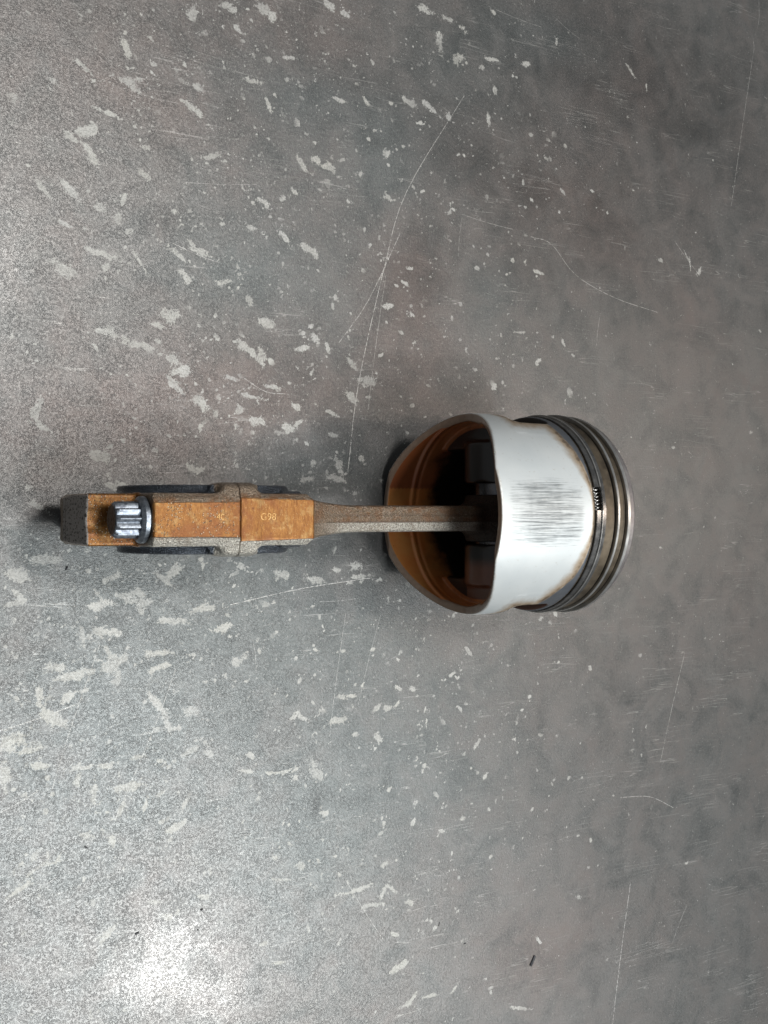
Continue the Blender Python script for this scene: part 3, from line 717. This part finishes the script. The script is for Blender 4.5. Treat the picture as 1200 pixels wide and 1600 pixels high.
def cap_f(x, y, z):
    az, ay = np.abs(z), np.abs(y)
    d = rod_common(x, y, z)
    d = np.maximum(d, -33.0-x*1.0) if False else d
    pad = box(x, y, z, -37.0, 0, 0, 13.0, 9.2, 18.8, 0.8)
    pad = np.maximum(pad, (-x-50.0)+0.07*np.maximum(-(z+3), 0))     # lower facet leans back
    pad = np.maximum(pad, (-x-50.0)*0.6+(ay-9.2)*0.8+0.75+0.06*np.maximum(-z, 0))
    d = smin(d, pad, 2.0)
    # spot face for the bolt heads
    bolt = np.maximum(np.hypot(y, az-26.5)-9.0, np.maximum(x+32.0, -x-60))
    d = smax(d, -bolt, 0.5)
    d = np.maximum(d, 26.3-np.hypot(x, z))
    return np.maximum(d, x+0.07)
def rod_attrs(v, cap):
    x, y, z = v.T
    ay = np.abs(y)
    g = np.zeros(len(v))
    top = np.clip((np.abs(z)-35.0)/0.6, 0, 1)*(np.abs(z) > 34)
    wid = np.where(x > 0, 7.7-0.025*np.abs(x), 6.2-0.012*np.abs(x))
    top = np.clip((wid+0.35-ay)/0.6, 0, 1)*np.clip((np.abs(z)-34.6)/0.6, 0, 1)*((x > -32)&(x < 31))
    lit_side = np.clip((-y-5.5)/1.5, 0, 1)*np.clip((np.abs(z)-26)/6, 0, 1)  # lighter bevel on the lamp side, painted light
    pad = np.zeros(len(v))
    if cap:
        sh = (x < -31)&(x > -49.4)&(np.abs(z) < 22)&(z > 8)
        top = np.maximum(top, sh*1.0)
        pad = (x < -48.3)*1.0
        pad = np.clip((-x-49.0)/0.6, 0, 1)*np.ones(len(v))
    else:
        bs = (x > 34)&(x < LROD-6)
        lit_side = np.maximum(lit_side, bs*np.clip((-y-1.2)/0.5, 0, 1)*0.8*sstep((x-36)/22.))
    pocket_shade = np.clip((ay-8.9)/0.5, 0, 1)*np.clip((34.0-np.abs(z))/1.0, 0, 1)*np.clip((np.hypot(x, z)-26.8)/0.6, 0, 1)*(np.abs(x) < 42)  # flanks beside the boss, darkened in colour as shade
    if cap: pocket_shade = pocket_shade*np.clip((-6.5-x)/2.5, 0, 1)*np.where(x < -31, ay > 9.6, 1)
    else: pocket_shade = pocket_shade*(x > 9)*(np.abs(z) < 31)
    seam = 1.2*np.exp(-((z+9.0)/0.45)**2)*(x < -48) if cap else (x > 44)*np.maximum(np.exp(-((y+1.25)/0.28)**2), 0.6*np.exp(-((y-1.3)/0.3)**2))
    near = np.clip(1-(ay-wid)/3.2, 0, 1)*(np.abs(z) > 32)*(np.abs(x) < 33)*np.where(y < 0, 0.35, 0.8)
    near = np.maximum(near, 0.5*(x > 32)*(y > -1.3)) if not cap else near
    return dict(near=near, seam=seam, pocket_shade=pocket_shade, mach=top, pad=pad, lit_side=lit_side, oil=sstep((x-(LROD-24))/8.0+0.1*np.sin(y*1.3)))  # last mask paints the skirt's shade over the small end
rv, rq = surface_nets(rod_f, (-1.0, -14, -38), (LROD+17, 14, 38), 0.5)
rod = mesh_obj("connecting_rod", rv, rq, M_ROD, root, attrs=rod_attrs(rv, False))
rod.location = (BX*MM-RX, -0.0019, BZ*MM)
rod.rotation_euler = (0, -PITCH, 0)
rod['label'] = 'forged steel connecting rod with orange brown oil varnish'
kv, kq = surface_nets(cap_f, (-52, -14, -38), (1.0, 14, 38), 0.5)
mesh_obj("rod_cap", kv, kq, M_CAP, rod, attrs=rod_attrs(kv, True))

# bearing shells
for s_ in (1, -1):
    pts, fc = [], []
    pr = [(-10.5, 24.4), (-10.5, 26.25), (10.5, 26.25), (10.5, 24.4)]
    N = 48
    for i in range(N+1):
        a = -math.pi/2+math.pi*i/N
        for yy, rr in pr: pts.append((s_*(rr*math.cos(a)+0.15), yy, rr*math.sin(a)))
    for i in range(N):
        for k in range(4):
            k2 = (k+1) % 4
            fc.append((i*4+k, (i+1)*4+k, (i+1)*4+k2, i*4+k2))
    fc += [(0, 1, 2, 3), (N*4+3, N*4+2, N*4+1, N*4)]
    mesh_obj("bearing_shell", pts, fc, M_SHELL, rod, sharp=30)

# twelve point bolts
def bolt(zc):
    # flange: lathe about x
    def rev(name, prof, mat, parent, n=64, star=False):
        pts, fc = [], []; m = len(prof)
        for i in range(n):
            a = 2*math.pi*i/n
            for (xx, rr, am) in prof:
                w = abs(((a*12/(2*math.pi)+0.35) % 1)-0.5)*2        # 0 at a point, 1 in a notch
                r_ = rr*(1-am*(w**1.15))
                pts.append((xx, r_*math.sin(a), zc+r_*math.cos(a)))
        for i in range(n):
            j = (i+1) % n
            for k in range(m-1): fc.append((i*m+k, i*m+k+1, j*m+k+1, j*m+k))
        return mesh_obj(name, pts, fc, mat, parent, sharp=24)
    fl = rev("bolt", [(-32.0, 0.01, 0), (-32.0, 7.9, 0), (-32.5, 8.2, 0), (-33.9, 8.15, 0), (-34.4, 7.7, 0), (-35.0, 6.9, 0), (-35.1, 0.01, 0)], M_BOLT, rod)
    rev("bolt_head", [(-35.0, 6.45, .19), (-42.4, 6.4, .19), (-43.3, 5.8, .10), (-43.7, 5.0, 0.02)], M_BOLT, fl, n=288)
    rev("bolt_end", [(-43.65, 5.15, 0.02), (-43.85, 4.6, 0), (-43.6, 3.2, 0), (-43.4, 0.01, 0)], M_BOLTFACE, fl)
bolt(26.8); bolt(-26.8)

# stamped characters on the ground faces
def stamp_text(s, x, y, z, size, parent):
    cu = bpy.data.curves.new("stamp", 'FONT'); cu.body = s; cu.size = size*MM; cu.extrude = 0.10*MM; cu.offset = -0.02*MM
    cu.align_x = 'CENTER'; cu.align_y = 'CENTER'
    o = bpy.data.objects.new("stamp", cu)
    dg = bpy.context.evaluated_depsgraph_get()
    S.collection.objects.link(o)
    bpy.context.view_layer.update()
    me = bpy.data.meshes.new_from_object(o.evaluated_get(bpy.context.evaluated_depsgraph_get()))
    bpy.data.objects.remove(o)
    me.materials.clear(); me.materials.append(M_STAMP)
    t = bpy.data.objects.new("stamped_mark", me); link(t, parent)
    t.location = (x*MM, y*MM, z*MM)
    return t
stamp_text("G98", 10.8, 0.9, 36.05, 3.6, rod)
stamp_text("40", -7.5, 0.9, 36.12, 3.2, rod)

# ------------------------------------------------------------------ loose dark bits on the plate
def flake(px, py, L, Wd, ang, h, label, seed):
    rs = random.Random(seed)
    wx, wy = px2table(px, py)
    n = 9; top, bot = [], []
    out = []
    for i in range(n): out.append((-L/2+L*i/(n-1), Wd/2*(0.75+0.35*rs.random())))
    for i in range(n-1, -1, -1): out.append((-L/2+L*i/(n-1), -Wd/2*(0.75+0.35*rs.random())))
    m = len(out)
    v = [(a, b, 0.0) for a, b in out]+[(a*0.93, b*0.8, h*(0.75+0.5*rs.random())) for a, b in out]
    v.append((0, 0, h*1.2)); v.append((0, 0, 0))
    f = [(i, (i+1) % m, m+(i+1) % m, m+i) for i in range(m)]+[(m+i, m+(i+1) % m, 2*m) for i in range(m)]+[((i+1) % m, i, 2*m+1) for i in range(m)]
    o = mesh_obj("metal_flake", v, f, M_DARK, smooth=False)
    o.location = (wx*MM, wy*MM, 0); o.rotation_euler = (0, 0, math.radians(ang))
    o['label'] = label; o['category'] = 'flake'; o['group'] = 'dark bits lying on the plate'
flake(832, 1501, 5.4, 1.7, 58, 0.6, 'largest black flake, alone on the plate at lower right of the photo', 1)
flake(214, 1458, 1.7, 0.9, 10, 0.4, 'black fleck just above the bright reflection at lower left', 2)
flake(315, 1421, 1.2, 0.9, 50, 0.4, 'black fleck above and to the right of the bright reflection', 3)
flake(134, 1324, 1.1, 0.8, -50, 0.3, 'black fleck at lower left beside a round pale stain', 4)
flake(104, 888, 1.5, 0.9, 80, 0.4, 'black fleck just below the rod cap', 5)
flake(309, 1453, 0.7, 0.6, 0, 0.3, 'tiny black fleck close above the bright reflection, smallest there', 6)
flake(726, 1474, 1.1, 0.5, 10, 0.3, 'small black fleck left of the largest flake', 7)
flake(686, 1444, 2.0, 0.35, 80, 0.3, 'thin upright black sliver left of the largest flake', 8)
